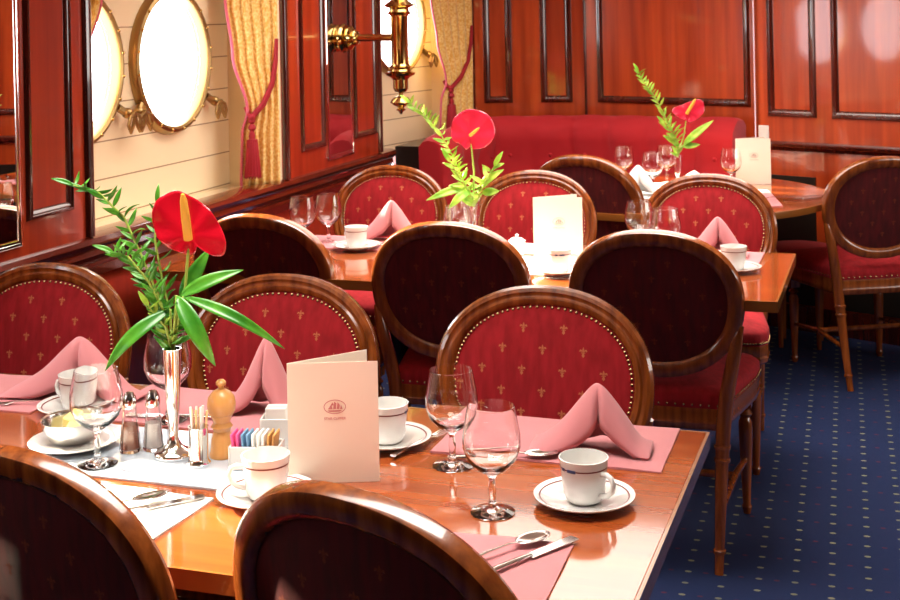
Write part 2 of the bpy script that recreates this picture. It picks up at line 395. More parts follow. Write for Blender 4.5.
# ceiling lamps (fixtures the area lights hang under)
for x, y, e in ((-1.1, 1.9, .3), (-1.1, 3.8, .3), (-1.0, 5.1, .8)):
    struct(MB().box(x-1, x+1, y-e, y+e, 2.285, 2.3), 'ceiling', 'lampglow')

# ------------------------------------------------------------------ curtains
def curtain(A, B, edge, label, tass_u, tie_hi, flip=False, waves=5):
    T, L = frame2(A, B)
    t = thing('curtain', label, 'curtain', (A[0], A[1], .88)); Ti = Matrix.Translation((-A[0], -A[1], -.88)) @ T
    def left(z):
        for i in range(len(edge)-1):
            (z1, u1), (z2, u2) = edge[i], edge[i+1]
            if z <= z1 and z >= z2: k = (z1-z)/(z1-z2); return u1+(u2-u1)*(k*k*(3-2*k))
        return edge[-1][1]
    def fn(i, j):
        z = 2.0-(2.0-.885)*j; u0 = left(z); x = (u0+(1-u0)*i)*L
        amp = .008*(1-.4*u0); return Ti @ Vector((x, -.02+amp*math.sin(i*waves*2*PI+.6*math.sin(z*3)) - .03*math.exp(-((z-1.35)/.25)**2)*(1-i), z))
    MB().grid(fn, 90, 50).build('drape', 'gold', t, ang=180, solid=.002)
    b = MB()
    b.tube([fn(0, j/50)+Vector((0, -.004, 0)) for j in range(51)], .006, 6); b.build('edge_trim', 'trim_pink', t)
    # tie-back and tassel
    ut, zt = tass_u, 1.165
    c = Ti @ Vector((ut*L, -.055, zt)); e = Ti @ Vector((tie_hi[0]*L, -.03, tie_hi[1]))
    l = Ti @ Vector(((left(1.17)-.02)*L, -.03, zt+.04))
    b = MB(); mid = (c+e)/2+Vector((0, 0, -.05))
    dd = e-c; b.tube([l, (l+c)/2+Vector((0, 0, -.012)), c, c+Vector((dd.x*.45, dd.y*.45, dd.z*.16)), c+Vector((dd.x*.8, dd.y*.8, dd.z*.42)), c+Vector((dd.x*.95, dd.y*.95, dd.z*.7)), e], [.009, .011, .012, .012, .011, .010, .008], 8)
    b.ball(c, .016, 10); b.build('tie_back', 'tie', t)
    b = MB().lathe([(0, 0), (.012, -.004), (.014, -.018), (.007, -.026), (.015, -.036), (.016, -.046), (.008, -.056), (.014, -.075), (.012, -.085), (.022, -.1), (.027, -.17), (.031, -.235), (0, -.238)], c, 16)
    for k in range(16):
        a = 2*PI*k/16; b.tube([c+Vector((.019*math.cos(a), .019*math.sin(a), -.09)), c+Vector((.026*math.cos(a), .026*math.sin(a), -.17)), c+Vector((.032*math.cos(a), .032*math.sin(a), -.245))], .003, 5)
    b.build('tassel', 'tie', t)
curtain((-2.562, 4.70), (-2.385, 4.825), [(2.0, -.1), (1.66, .03), (1.42, .14), (1.19, .40), (1.10, .30), (.88, .27)], 'gold curtain with red tassel hanging left of the brass lamp', .46, (.97, 1.48))
curtain((-2.36, 6.60), (-2.20, 6.83), [(2.0, -.1), (1.66, .0), (1.42, .08), (1.19, .30), (1.10, .2), (.88, .2)], 'gold curtain with red tassel in the far corner behind the sofa', .38, (.97, 1.5))
curtain((-2.435, 3.66), (-2.57, 3.56), [(2.0, -.1), (1.66, .0), (1.42, .35), (1.19, .62), (1.10, .6), (.88, .5)], 'orange gold curtain edge beside the nearest wood pilaster', .8, (.97, 1.48))

# ------------------------------------------------------------------ brass wall lamp
t = thing('wall_lamp', 'polished brass gimbal lamp on an arm from the wood pilaster', 'lamp', (-2.398, 5.47, 1.465))
Rx = Matrix.Rotation(PI/2, 4, 'Y')
MB().lathe([(0, 0), (.05, 0), (.052, .008), (.045, .014), (.052, .022), (.056, .034), (.05, .044), (.036, .048), (.044, .056), (.046, .068), (.034, .078), (.028, .082), (.032, .09), (.026, .1), (.016, .104), (0, .105)], (0, 0, 0), 28, Rx @ Matrix.Diagonal((1.2, 1.2, 1, 1))).build('wall_mount', 'brass', t)
b = MB(); b.tube([(.09, 0, 0), (.3, 0, 0)], .017, 14); b.build('arm', 'brass', t)
MB().lathe([(0, .30), (.012, .30), (.02, .28), (.016, .25), (.028, .235), (.024, .22), (.034, .2), (.03, .17), (.045, .155), (.056, .145), (.05, .138), (.034, .13), (.038, .115), (.046, .108), (.034, .1),
            (.031, .09), (.031, -.12), (.036, -.128), (.046, -.132), (.034, -.14), (.038, -.152), (.055, -.16), (.05, -.17), (.034, -.18), (.027, -.19), (.027, -.23), (.02, -.245), (.008, -.25),
            (.008, -.262), (.026, -.27), (.036, -.285), (.038, -.293), (.028, -.303), (.014, -.312), (.01, -.318), (.018, -.326), (.008, -.334), (.004, -.345), (0, -.346)], (.305, 0, 0), 24, sx=1.25, sy=1.25).build('lamp_body', 'brass', t, ang=25)

# ------------------------------------------------------------------ banquette sofa
def sofa():
    t = thing('sofa', 'long red button-back banquette sofa along the panelled back wall', 'sofa', (-1.5, 6.5, 0)); O = Vector((-1.5, 6.5, 0))
    pts = [(-2.215, 6.02), (-2.20, 6.45), (-2.15, 6.70), (-2.0, 6.81), (-1.8, 6.86), (-1.585, 6.885), (-1.45, 6.85), (-1.0, 6.70), (-.69, 6.592)]
    # resample
    P = []
    for i in range(len(pts)-1):
        a, c = Vector(pts[i]), Vector(pts[i+1]); k = max(2, int((c-a).length/.025))
        P += [a.lerp(c, q/k) for q in range(k)]
    P.append(Vector(pts[-1]))
    for _ in range(6): P = [P[0]]+[(P[i-1]+P[i]*2+P[i+1])/4 for i in range(1, len(P)-1)]+[P[-1]]
    s = [0]
    for i in range(1, len(P)): s.append(s[-1]+(P[i]-P[i-1]).length)
    def nrm(i):
        d = (P[min(i+1, len(P)-1)]-P[max(i-1, 0)]).normalized(); return Vector((d.y, -d.x))   # into the room
    def sweep(prof, cap=True):
        b = MB(); n = None; vs = []
        for i in range(len(P)):
            pr = prof(s[i]); n = len(pr); q = nrm(i)
            for a, z in pr: vs.append(Vector((P[i].x+q.x*a, P[i].y+q.y*a, z))-O)
        fs = [(i*n+k, i*n+(k+1) % n, (i+1)*n+(k+1) % n, (i+1)*n+k) for i in range(len(P)-1) for k in range(n)]
        fs += [tuple(range(n-1, -1, -1)), tuple((len(P)-1)*n+k for k in range(n))]
        return b.add(vs, fs)
    def ztop(x): return .955+.05*min(1, x/.7)+.018*max(0, (x-1.2))
    def back(x):
        u = (x % .25)/.25; bul = .032*(1-abs(2*u-1)**3); e = min(1, x/.04, (s[-1]-x)/.03+.3); e = max(.35, e)**.5
        zt = ztop(x)-.03*(1-e); d = .015+.006*0
        return [(0, .3), (0, zt-.03), (.02, zt-.006), (.05, zt), (.09, zt-.006+bul*.4), (.12, zt-.026+bul*.2), (.135+bul, zt-.06), (.14+bul, zt-.13), (.125+bul*.6, zt-.2), (.14+bul, zt-.28), (.15+bul, zt-.4), (.15, .3)]
    sweep(back).build('backrest', 'velvet', t, ang=60)
    sweep(lambda x: [(.13, .28), (.13, .44), (.2, .455), (.45, .455), (.53, .445), (.56, .41), (.56, .34), (.53, .28)]).build('seat', 'velvet', t, ang=60)
    sweep(lambda x: [(.02, .0), (.02, .28), (.50, .28), (.50, .0)]).build('base', 'wood_dark', t)
    k = .125
    while k < s[-1]:
        i = min(range(len(s)), key=lambda j: abs(s[j]-k)); q = nrm(i); x = P[i]+q*.146
        MB().ball(Vector((x.x, x.y, ztop(k)-.2))-O, .011, 10).build('button', 'velvet', t); k += .25
sofa()

# ------------------------------------------------------------------ tables
def slab_table(x0, x1, y0, y1, cols, label):
    t = thing('dining_table', label, 'table', ((x0+x1)/2, (y0+y1)/2, 0)); cx, cy = (x0+x1)/2, (y0+y1)/2
    MB().box(x0-cx+.006, x1-cx-.006, y0-cy+.006, y1-cy-.006, .722, .75).build('tabletop', 'wood_table', t, bevel=.0015)
    b = MB()
    for a in ((x0-cx, x1-cx, y0-cy, y0-cy+.006), (x0-cx, x1-cx, y1-cy-.006, y1-cy), (x0-cx, x0-cx+.006, y0-cy+.006, y1-cy-.006), (x1-cx-.006, x1-cx, y0-cy+.006, y1-cy-.006)): b.box(*a, .72, .7505)
    b.build('edge_band', 'table_edge', t)
    for x, y in cols:
        MB().lathe([(.15, 0), (.15, .012), (.06, .03), (.038, .06), (.036, .66), (.06, .69), (.12, .70), (.12, .722)], (x-cx, y-cy, 0), 24).build('pedestal', 'ped', t)
    return t
slab_table(-2.37, -.345, 1.70, 2.535, [(-.93, 2.17), (-1.73, 2.14)], 'polished wood dining table in the foreground laid with cups and glasses')
slab_table(-2.37, -.31, 3.70, 4.44, [(-.95, 4.08), (-1.585, 4.08)], 'polished wood dining table in the middle row with cream menu')
t = thing('round_table', 'round polished wood table in front of the red sofa', 'table', (-.92, 5.80, 0))
MB().lathe([(0, .722), (.664, .722), (.668, .726), (.668, .747), (.664, .75), (0, .75)], n=72).build('tabletop', 'wood_table', t, ang=30)
MB().lathe_open([(.668, .72), (.674, .722), (.676, .735), (.674, .749), (.668, .7505)], n=72).build('edge_band', 'table_edge', t)
MB().lathe([(.2, 0), (.2, .015), (.08, .04), (.045, .08), (.04, .64), (.07, .68), (.16, .70), (.16, .722)], n=28).build('pedestal', 'ped', t)

# ------------------------------------------------------------------ medallion chairs
TAU = math.radians(8.8); CB = Vector((0, -.2365, .735)); WV = Vector((0, -math.sin(TAU), math.cos(TAU))); NV = Vector((0, math.cos(TAU), math.sin(TAU)))
def oval(t, off=0, a=.25, b=.215):
    def p(t):
        c, s = math.cos(t), math.sin(t); x = a*math.copysign(abs(c)**.92, c); y = b*math.copysign(abs(s)**.92, s)
        return Vector((x*(1+.035*s), y))
    q = p(t)
    if off:
        d = p(t+.01)-p(t-.01); n = Vector((d.y, -d.x)).normalized(); q = q+n*off
    return q
def bp(q, n): return CB+Vector((q.x, .35*q.x*q.x, 0))+WV*q.y+NV*n
def fleur(mb, q, surf, s, mi):
    def P(x, y): v = Vector((q.x+x*s, q.y+y*s)); return surf(v, .0012)
    for poly in ([(0, 1), (.22, .45), (.12, .05), (-.12, .05), (-.22, .45)], [(.14, .05), (.3, .5), (.62, .55), (.78, .2), (.6, .1), (.55, .3), (.4, .2)],
                 [(-.14, .05), (-.4, .2), (-.55, .3), (-.6, .1), (-.78, .2), (-.62, .55), (-.3, .5)], [(-.4, -.14), (.4, -.14), (.4, 0), (-.4, 0)],
                 [(-.12, -.14), (-.3, -.6), (0, -.95), (.3, -.6), (.12, -.14)]):
        vs = [P(x, y) for x, y in poly]; c = sum(vs, Vector())/len(vs)
        mb.add([c]+vs, [(0, i+1, (i+1) % len(vs)+1) for i in range(len(vs))], mi)
def make_chair():
    t = thing('dining_chair', '', 'chair')
    N = 72
    prof = [(0, -.012), (.001, .008), (-.005, .017), (-.013, .020), (-.018, .016), (-.023, .0155), (-.028, .0195), (-.036, .018), (-.042, .012), (-.0445, .004), (-.0445, -.010), (-.040, -.016), (-.030, -.021), (-.010, -.021), (-.003, -.018)]
    b = MB(); vs = []
    for k in range(N):
        for o, n in prof: vs.append(bp(oval(2*PI*k/N, o), n))
    L = len(prof); b.add(vs, [(k*L+i, k*L+(i+1) % L, ((k+1) % N)*L+(i+1) % L, ((k+1) % N)*L+i) for k in range(N) for i in range(L)])
    b.build('back_frame', 'wood_chair', t, ang=35)
    def dome(base, h):
        def surf(v, e=0):
            # radial parameter of v inside the inner oval
            ang = math.atan2(v.y/.215, v.x/.25); q = oval(ang, -.043); r = min(1, v.length/max(1e-6, q.length)); n = base+h*(1-r**3)
            return bp(v, n+(e if base > 0 else -e))
        return surf
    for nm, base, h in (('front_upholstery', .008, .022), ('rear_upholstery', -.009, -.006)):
        S = dome(base, h); b = MB(); R = 10
        vs = [S(Vector((0, 0)))]
        for j in range(1, R+1):
            for k in range(N): vs.append(S(oval(2*PI*k/N, -.043)*(j/R)))
        fs = [(0, 1+k, 1+(k+1) % N) for k in range(N)]
        fs += [(1+(j-1)*N+k, 1+j*N+k, 1+j*N+(k+1) % N, 1+(j-1)*N+(k+1) % N) for j in range(1, R) for k in range(N)]
        if base < 0: fs = [f[::-1] for f in fs]
        b.add(vs, fs)
        row = 0; y = -.2
        while y < .2:
            x = -.28+(.0465 if row % 2 else 0)
            while x < .28:
                q = Vector((x, y)); ang = math.atan2(y/.215, x/.25); lim = oval(ang, -.062).length
                if q.length < lim: fleur(b, q, S, .0118, 1)
                x += .093
            y += .046; row += 1
        b.build(nm, ['fabric', 'motif'] if base > 0 else ['fabric_shaded', 'motif_shaded'], t, ang=180)
    b = MB(); K = 104
    for k in range(K):
        q = oval(2*PI*k/K, -.0475); p = bp(q, .0125); b.add([p+NV*.0045]+[p+(Vector((1, 0, 0))*math.cos(a)+WV*math.sin(a))*.0038 for a in [PI/3*i for i in range(6)]], [(0, 1+i, 1+(i+1) % 6) for i in range(6)])
    b.build('nail_trim', 'nail', t, ang=180)
    # seat outline
    def so(u, k=1.0):
        pts = []
        base = [(-.185, -.205), (.185, -.205)]
        out = [Vector(base[0]), Vector((0, -.212)), Vector(base[1]), Vector((.215, -.05)), Vector((.245, .12)), Vector((.248, .2)), Vector((.225, .238)), Vector((.15, .252)), Vector((0, .262)), Vector((-.15, .252)), Vector((-.225, .238)), Vector((-.248, .2)), Vector((-.245, .12)), Vector((-.215, -.05))]
        n = len(out); x = u*n; i = int(x) % n; f = x-int(x); return (out[i].lerp(out[(i+1) % n], f))*k+Vector((0, .02*(1-k)))
    K = 56
    def ring(rk): return [so(i/K, rk[0]).to_3d()+Vector((0, 0, rk[1])) for i in range(K)]
    def stack(rs, top=True, bot=True):
        b = MB(); vs = []
        for r in rs: vs += ring(r)
        fs = [(j*K+i, j*K+(i+1) % K, (j+1)*K+(i+1) % K, (j+1)*K+i) for j in range(len(rs)-1) for i in range(K)]
        if bot: fs.append(tuple(range(K-1, -1, -1)))
        if top: fs.append(tuple((len(rs)-1)*K+i for i in range(K)))
        return b.add(vs, fs)
    stack([(.97, .375), (.99, .38), (1.0, .395), (.985, .402), (.995, .425), (.985, .437)]).build('seat_rail', 'wood_chair', t, ang=35)
    rs = [(.99, .4375), (1.0, .455), (.995, .475)]+[(math.cos(a)*.99, .475+.04*math.sin(a)) for a in [PI/2*i/7 for i in range(1, 7)]]+[(.05, .515)]
    stack(rs).build('seat_cushion', 'fabric', t, ang=60)
    b = MB(); KK = 110
    for i in range(KK):
        p = so(i/KK, 1.003); b.ball((p.x, p.y, .447), .0042, 6)
    b.build('seat_nail_trim', 'nail', t, ang=180)
    for s in (-1, 1):
        MB().box(s*.2-.021, s*.2+.021, .2-.021, .2+.021, .33, .38).lathe([(.021, .33), (.014, .322), (.023, .31), (.014, .298), (.021, .285), (.022, .25), (.012, .03), (.016, .022), (.011, .0)][::-1], (s*.2, .2, 0), 16).build('leg', 'wood_chair', t, ang=30)
        b = MB().tube([(s*.236, -.215, .68), (s*.222, -.222, .61), (s*.205, -.213, .53), (s*.19, -.203, .45), (s*.183, -.203, .38), (s*.178, -.218, .27), (s*.174, -.24, .13), (s*.172, -.272, 0)], [.012, .019, .021, .022, .022, .019, .016, .013], 10)
        for zc, yc, rc in ((.335, -.2095, .024), (.30, -.214, .023), (.06, -.257, .018)): b.lathe([(rc*.6, zc-.009), (rc, zc-.004), (rc, zc+.004), (rc*.6, zc+.009)], (s*.18 if zc > .1 else s*.173, yc, 0), 14)
        b.build('leg', 'wood_chair', t, ang=50)
        MB().tube([(s*.18, -.235, .17), (s*.19, -.02, .19), (s*.2, .19, .17)], [.009, .012, .009], 8).build('stretcher', 'wood_chair', t)
    MB().tube([(-.188, -.02, .19), (.188, -.02, .19)], .011, 8).build('stretcher', 'wood_chair', t)
    return t
proto = make_chair(); used = [0]
def chair(top, rz, label, group):
    x = top[0]+.27*math.sin(rz)*-1*(-1)*-1; y = top[1]+.27*math.cos(rz)
    x = top[0]-.27*math.sin(rz)
    if not used[0]:
        used[0] = 1; proto.location = (x, y, 0); proto.rotation_euler = (0, 0, rz); proto['label'] = label; proto['group'] = group; return proto
    return dup(proto, label, (x, y, 0), rz, group)
G1 = 'oval-back chairs at the foreground table'; G2 = 'oval-back chairs at the middle table'; G3 = 'oval-back chairs at the round table'
R = math.radians
kc = chair((-.665, 1.535), R(-18), 'dark oval chair back, bottom centre in the foreground, seen from behind', G1)
kc.scale = (1.02, 1.02, 1.015)
chair((-1.205, 1.58), R(-15), 'dark oval chair back, bottom left corner in the foreground, seen from behind', G1)
chair((-.75, 2.86), PI+R(0), 'red patterned oval chair facing us behind the two tall wine glasses', G1)
chair((-1.39, 2.85), PI, 'red patterned oval chair facing us behind the pepper mill and flowers', G1)
chair((-2.05, 2.84), PI, 'red patterned oval chair facing us at the left picture edge', G1)
chair((-.65, 3.64), R(0), 'dark-backed oval chair at middle table end, by the open blue carpet', G2)
chair((-1.27, 3.66), R(2), 'dark-backed oval chair with sunlit left rim, middle table, left of cream menu', G2)
chair((-1.91, 3.68), R(-2), 'dark-backed oval chair partly behind the large red anthurium', G2)
chair((-.655, 4.93), PI, 'red oval chair at right end of middle table, facing us', G2)
chair((-1.325, 4.93), PI, 'red oval chair facing us behind the standing cream menu of middle table', G2)
chair((-1.95, 5.0), PI, 'red oval chair facing us beside the wooden window ledge', G2)
lc = chair((-1.205, 5.19), R(-16), 'dark-backed oval chair turned towards the round table, left of the far flowers', G3); lc.scale = (1.04, 1.04, 1.035)
chair((-.03, 5.60), R(28), 'dark oval-backed chair with red seat at right picture edge on the carpet', G3)
t = thing('footstool', 'low round red upholstered stool beyond the far right chair', 'stool', (-.42, 6.24, 0))
MB().lathe([(0, .38), (.165, .38), (.175, .40), (.175, .43), (.15, .455), (.08, .468), (0, .47)], n=32).build('seat', 'velvet', t, ang=60)
MB().lathe([(.16, .34), (.165, .345), (.165, .38), (0, .38)][::1], n=32).build('seat_rail', 'wood_chair', t)
for k in range(4):
    a = PI/4+PI/2*k; MB().lathe([(.011, 0), (.018, .3), (.02, .34)], (.12*math.cos(a), .12*math.sin(a), 0), 12).build('leg', 'wood_chair', t)

# ------------------------------------------------------------------ tableware builders
Z = .7505
def rect_cloth(name, cx, cy, wx, wy, rz, m_, label, cat, z=Z, th=.002, group=None, wav=.0012, sub=None):
    nx, ny = 16, 10; b = MB(); sd_ = cx*13+cy*7
    def h(x, y): return wav*(1+math.sin(x*38+sd_)*math.cos(y*45+sd_*2))
    top = lambda i, j: Vector(((i-.5)*wx, (j-.5)*wy, th+h((i-.5)*wx, (j-.5)*wy)))
    b.grid(top, nx, ny); b.grid(lambda i, j: Vector(((i-.5)*wx, (.5-j)*wy, 0)), nx, ny)
    W = nx+1; o2 = W*(ny+1)
    def skirt(seq_t, seq_b):
        for a in range(len(seq_t)-1): b.f.append((seq_t[a+1], seq_t[a], seq_b[a], seq_b[a+1])); b.m.append(0)
    bi = lambda i, j: o2+(ny-j)*W+i
    ti = lambda i, j: j*W+i
    skirt([ti(i, 0) for i in range(W)], [bi(i, 0) for i in range(W)]); skirt([ti(nx-i, ny) for i in range(W)], [bi(nx-i, ny) for i in range(W)])
    skirt([ti(nx, j) for j in range(ny+1)], [bi(nx, j) for j in range(ny+1)]); skirt([ti(0, ny-j) for j in range(ny+1)], [bi(0, ny-j) for j in range(ny+1)])
    o = b.build(name, m_, ang=50, loc=(cx, cy, z)); o.rotation_euler = (0, 0, rz); return tag(o, label, cat, group)
GM = 'pink place mats'
rect_cloth('place_mat', -.615, 2.405, .43, .245, R(1), 'pink', 'pink linen place mat in front of the chair behind two wine glasses', 'place mat', group=GM)
rect_cloth('place_mat', -1.36, 2.405, .44, .245, R(-1), 'pink', 'pink linen place mat behind the pepper mill and silver vase', 'place mat', group=GM)
rect_cloth('place_mat', -1.98, 2.40, .52, .24, R(1), 'pink', 'pink linen place mat at the left edge under a tall folded napkin', 'place mat', group=GM)
rect_cloth('place_mat', -.67, 1.825, .40, .22, R(2), 'pink', 'pink linen mat under spoon and knife, bottom centre', 'place mat', group=GM)
rect_cloth('place_mat', -1.32, 1.845, .42, .25, R(-3), 'white_linen', 'sunlit pale linen mat under a spoon, beside bottom left chair', 'place mat')
rect_cloth('place_mat', -1.83, 4.30, .42, .24, 0, 'pink', 'pink linen mat on the middle table nearest the windows', 'place mat', group=GM)
rect_cloth('place_mat', -.62, 4.315, .42, .22, 0, 'pink', 'pink linen mat on the middle table by its right end', 'place mat', group=GM)
rect_cloth('place_mat', -1.32, 4.335, .36, .18, 0, 'white_linen', 'white linen mat on the middle table in front of the centre far chair', 'place mat')
rect_cloth('place_mat', -.545, 5.70, .13, .50, R(12), 'pink', 'folded pale pink linen strip on the round table edge', 'place mat', group=GM)
rect_cloth('table_runner', -1.315, 2.13, .52, .265, 0, 'runner', 'glossy white centre mat on the foreground table under vase and shakers', 'table mat', wav=0, th=.0035)
rect_cloth('table_runner', -1.12, 4.05, .62, .30, 0, 'white_linen', 'white centre cloth on the middle table under vase and menu', 'table mat', wav=0)
rect_cloth('table_runner', -1.02, 5.85, .50, .50, R(20), 'white_linen', 'square white cloth in the centre of the round table', 'table mat', wav=0)
ZR = Z+.004

def wine_glass(label=None, loc=None, group=None, big=True):
    t = thing('wine_glass', label, 'glass', loc, 0, group)
    out = [(0, .0), (.033, .0), (.0335, .0015), (.022, .005), (.007, .010), (.0048, .02), (.0062, .035), (.0045, .05), (.008, .058), (.024, .068), (.037, .082), (.0435, .10), (.0435, .12), (.040, .14), (.0355, .163)]
    inn = [(.0348, .1632), (.0388, .14), (.0421, .12), (.0421, .10), (.036, .0845), (.022, .071), (.008, .0645), (0, .0635)]
    MB().lathe(out+inn, n=32).build('goblet', 'glass', t, ang=60)
    return t
wg0 = wine_glass('tall wine glass left foreground, in front of the butter dish', (-1.395, 2.05, ZR), 'wine glasses'); wg0.scale = (1.1, 1.1, 1.07)
def glass(label, x, y, z=Z):
    g = dup(wg0, label, (x, y, z), 0, 'wine glasses'); g.scale = (1.1, 1.1, 1.07); return g
glass('wine glass standing directly behind the silver bud vase', -1.40, 2.268+.04, Z+.006)
glass('farther wine glass of the pair left of the right-hand cup', -.765, 2.225, Z)
glass('nearest wine glass, standing left of the right-hand cup and saucer', -.632, 2.035, Z)
glass('outer wine glass by the window ledge on the middle table', -2.0, 4.22)
glass('inner wine glass on middle table, beside the pink mat by the window', -1.935, 4.30)
glass('wine glass behind the middle flower vase, left one', -1.42, 4.33, Z+.004)
glass('wine glass behind the middle flower vase, right one', -1.375, 4.10, Z+.004)
glass('wine glass peeking over the right-hand dark chair, left one', -.805, 4.30, Z+.005)
glass('wine glass peeking over the right-hand dark chair, right one', -.70, 4.20, Z)
glass('wine glass at the left side of the round table', -1.20, 6.05, Z)
glass('wine glass left of the round table vase', -1.02, 5.80, Z+.003)
glass('wine glass on the round table just left of its menu', -.70, 6.02, Z)
glass('wine glass right behind the round table vase', -1.01, 6.12, Z)

def make_cup():
    t = thing('coffee_cup', '', 'cup')
    out = [(0, 0), (.026, 0), (.030, .004), (.0345, .014), (.037, .035), (.039, .055), (.0415, .073)]
    inn = [(.0398, .0732), (.0368, .055), (.0348, .035), (.031, .016), (.02, .009), (0, .008)]
    MB().lathe(out+inn, n=36).build('body', 'china', t, ang=50)
    MB().tube([(.0375, 0, .052), (.05, 0, .054), (.059, 0, .050), (.063, 0, .040), (.060, 0, .028), (.050, 0, .020), (.035, 0, .016)], .0044, 10).build('handle', 'china', t)
    MB().lathe_open([(.0392, .0575), (.0398, .0575), (.0401, .0600), (.0395, .0600)], n=36).build('rim_band', 'band', t)
    b = MB()
    for (a0, a1) in ((-1.95, -1.75), (-1.6, -1.2)):
        b.grid(lambda i, j: (.0403*math.cos(a0+(a1-a0)*i), .0403*math.sin(a0+(a1-a0)*i), .0562+.005*j), 6, 1)
    b.build('printed_mark', 'navy', t, solid=.0004)
    return t
def make_saucer():
    t = thing('saucer', '', 'saucer')
    MB().lathe([(0, .002), (.042, .002), (.046, 0), (.05, .002), (.07, .009), (.084, .015), (.0845, .017), (.083, .0175), (.068, .0115), (.048, .0055), (.044, .004), (0, .004)], n=44).build('dish', 'china', t, ang=50)
    MB().lathe_open([(.073, .0137), (.0755, .0148), (.0755, .0143), (.073, .0131)], n=44).build('rim_band', 'band', t)
    return t
cup0 = make_cup(); sau0 = make_saucer(); first = {'c': 1, 's': 1}
def cup(label, x, y, z, rz=0):
    if first['c']:
        first['c'] = 0; cup0.location = (x, y, z); cup0.rotation_euler = (0, 0, rz); cup0['label'] = label; cup0['group'] = 'coffee cups'; return
    dup(cup0, label, (x, y, z), rz, 'coffee cups')
def saucer(label, x, y, z):
    if first['s']:
        first['s'] = 0; sau0.location = (x, y, z); sau0['label'] = label; sau0['group'] = 'saucers'; return
    dup(sau0, label, (x, y, z), 0, 'saucers')
def cupset(x, y, rz, lc, ls, z=Z): saucer(ls, x, y, z); cup(lc, x, y, z+.0045, rz)
cupset(-.497, 2.115, R(-28), 'white coffee cup nearest the right table corner', 'saucer under the cup nearest the right table corner')
cupset(-1.018, 1.985, R(200), 'white cup left of the standing menu, front of the packet holder', 'saucer in front of the sugar packets', Z+.0002)
cupset(-.925, 2.31, R(100), 'white cup half hidden behind the right side of the large menu', 'saucer behind the right side of the large menu')
cupset(-1.625, 2.325, R(170), 'white cup behind the butter dish on the left', 'saucer behind the butter dish', Z+.003)
cupset(-1.78, 4.19, R(150), 'white cup on the middle table by the window-side mat', 'saucer on the middle table by the window-side mat', Z+.004)
cupset(-.99, 3.93, R(20), 'white cup in front of the middle table menu', 'saucer in front of the middle table menu', Z+.004)
cupset(-.475, 4.11, R(180), 'white cup near the right end of the middle table', 'saucer near the right end of the middle table', Z)
cupset(-.85, 5.62, R(90), 'white cup on the round table beside the far vase', 'saucer on the round table beside the far vase', Z+.003)

# butter dish on plate
t = thing('side_plate', 'white oval-looking plate under the metal butter bowl', 'plate', (-1.50, 2.13, Z+.004))
MB().lathe([(0, .001), (.05, .001), (.06, .003), (.085, .011), (.0865, .0125), (.085, .0135), (.058, .006), (0, .004)], n=44).build('dish', 'china', t, ang=50)
MB().lathe_open([(.076, .0105), (.078, .0115), (.078, .011), (.076, .0098)], n=44).build('rim_band', 'band', t)
t = thing('butter_bowl', 'small brushed metal bowl holding butter, left of the wine glass', 'bowl', (-1.51, 2.135, Z+.0085))
MB().lathe([(0, 0), (.03, 0), (.042, .008), (.052, .025), (.056, .042), (.0585, .045), (.0545, .043), (.049, .026), (.04, .011), (.028, .004), (0, .003)], n=36).build('bowl_shell', 'steel', t)
for i, (dx, dy, rz, l) in enumerate(((.008, -.005, .4, 'butter pat on the left in the metal bowl'), (.03, .012, 1.0, 'butter pat on the right in the metal bowl'), (-.012, .018, .1, 'butter pat at the back in the metal bowl'))):
    o = MB().box(-.014, .014, -.014, .014, 0, .02).build('butter_pat', 'butter', bevel=.003, loc=(-1.51+dx, 2.135+dy, Z+.0085+.016+.004*i)); o.rotation_euler = (.15, .2, rz); tag(o, l, 'butter', 'butter pats')

# shakers
def shaker(x, y, fill, label):
    t = thing('shaker', label, 'shaker', (x, y, ZR), 0, 'salt and pepper shakers'); t.scale = (1.12, 1.12, 1.5)
    MB().lathe([(0, 0), (.017, 0), (.018, .003), (.013, .04), (.0115, .055), (.0105, .0555), (.0118, .04), (.0165, .004), (0, .003)], n=10).build('glass_body', 'glass', t, ang=20)
    MB().lathe([(0, .0045), (.0155, .0045), (.0125, .034), (0, .034)], n=10).build('contents', fill, t)
    MB().lathe([(.0125, .055), (.0128, .06), (.011, .068), (.0065, .074), (0, .0755)], n=16).build('cap', 'chrome', t)
shaker(-1.375, 2.128, 'pepper', 'left glass shaker with reddish contents and metal cap')
shaker(-1.338, 2.15, 'salt', 'right glass shaker with white salt and metal cap')
# vase, toothpick holder, mill
def vase(label, x, y, z, m_='chrome', h=.2):
    t = thing('bud_vase', label, 'vase', (x, y, z)); k = h/.2
    MB().lathe([(0, 0), (.036, 0), (.0375, .004), (.035, .009), (.024, .013), (.014, .022), (.009, .033), (.0095, .05), (.0125, .1), (.0155, .16), (.0165, .196), (.0172, .2), (.0155, .2), (.0145, .16), (.0115, .1), (.008, .052), (0, .045)][:], n=32).build('body', m_, t, ang=50)
    t.scale = (1, 1, k); return t
vase('slender silver bud vase with flared foot holding the large anthurium', -1.281, 2.128, ZR)
vase('glass bud vase with flowers on the middle table', -1.345, 4.18, Z+.003, 'glass', .17)
vase('glass bud vase with flowers on the round table', -.93, 5.93, Z+.003, 'glass', .15)
t = thing('pick_holder', 'shiny steel cylinder holding wooden picks beside the vase', 'holder', (-1.212, 2.098, ZR))
MB().lathe([(0, 0), (.0215, 0), (.022, .004), (.0185, .008), (.0175, .012), (.0175, .068), (.019, .07), (.016, .07), (.0155, .012), (0, .01)], n=28).build('cylinder', 'chrome', t, ang=30)
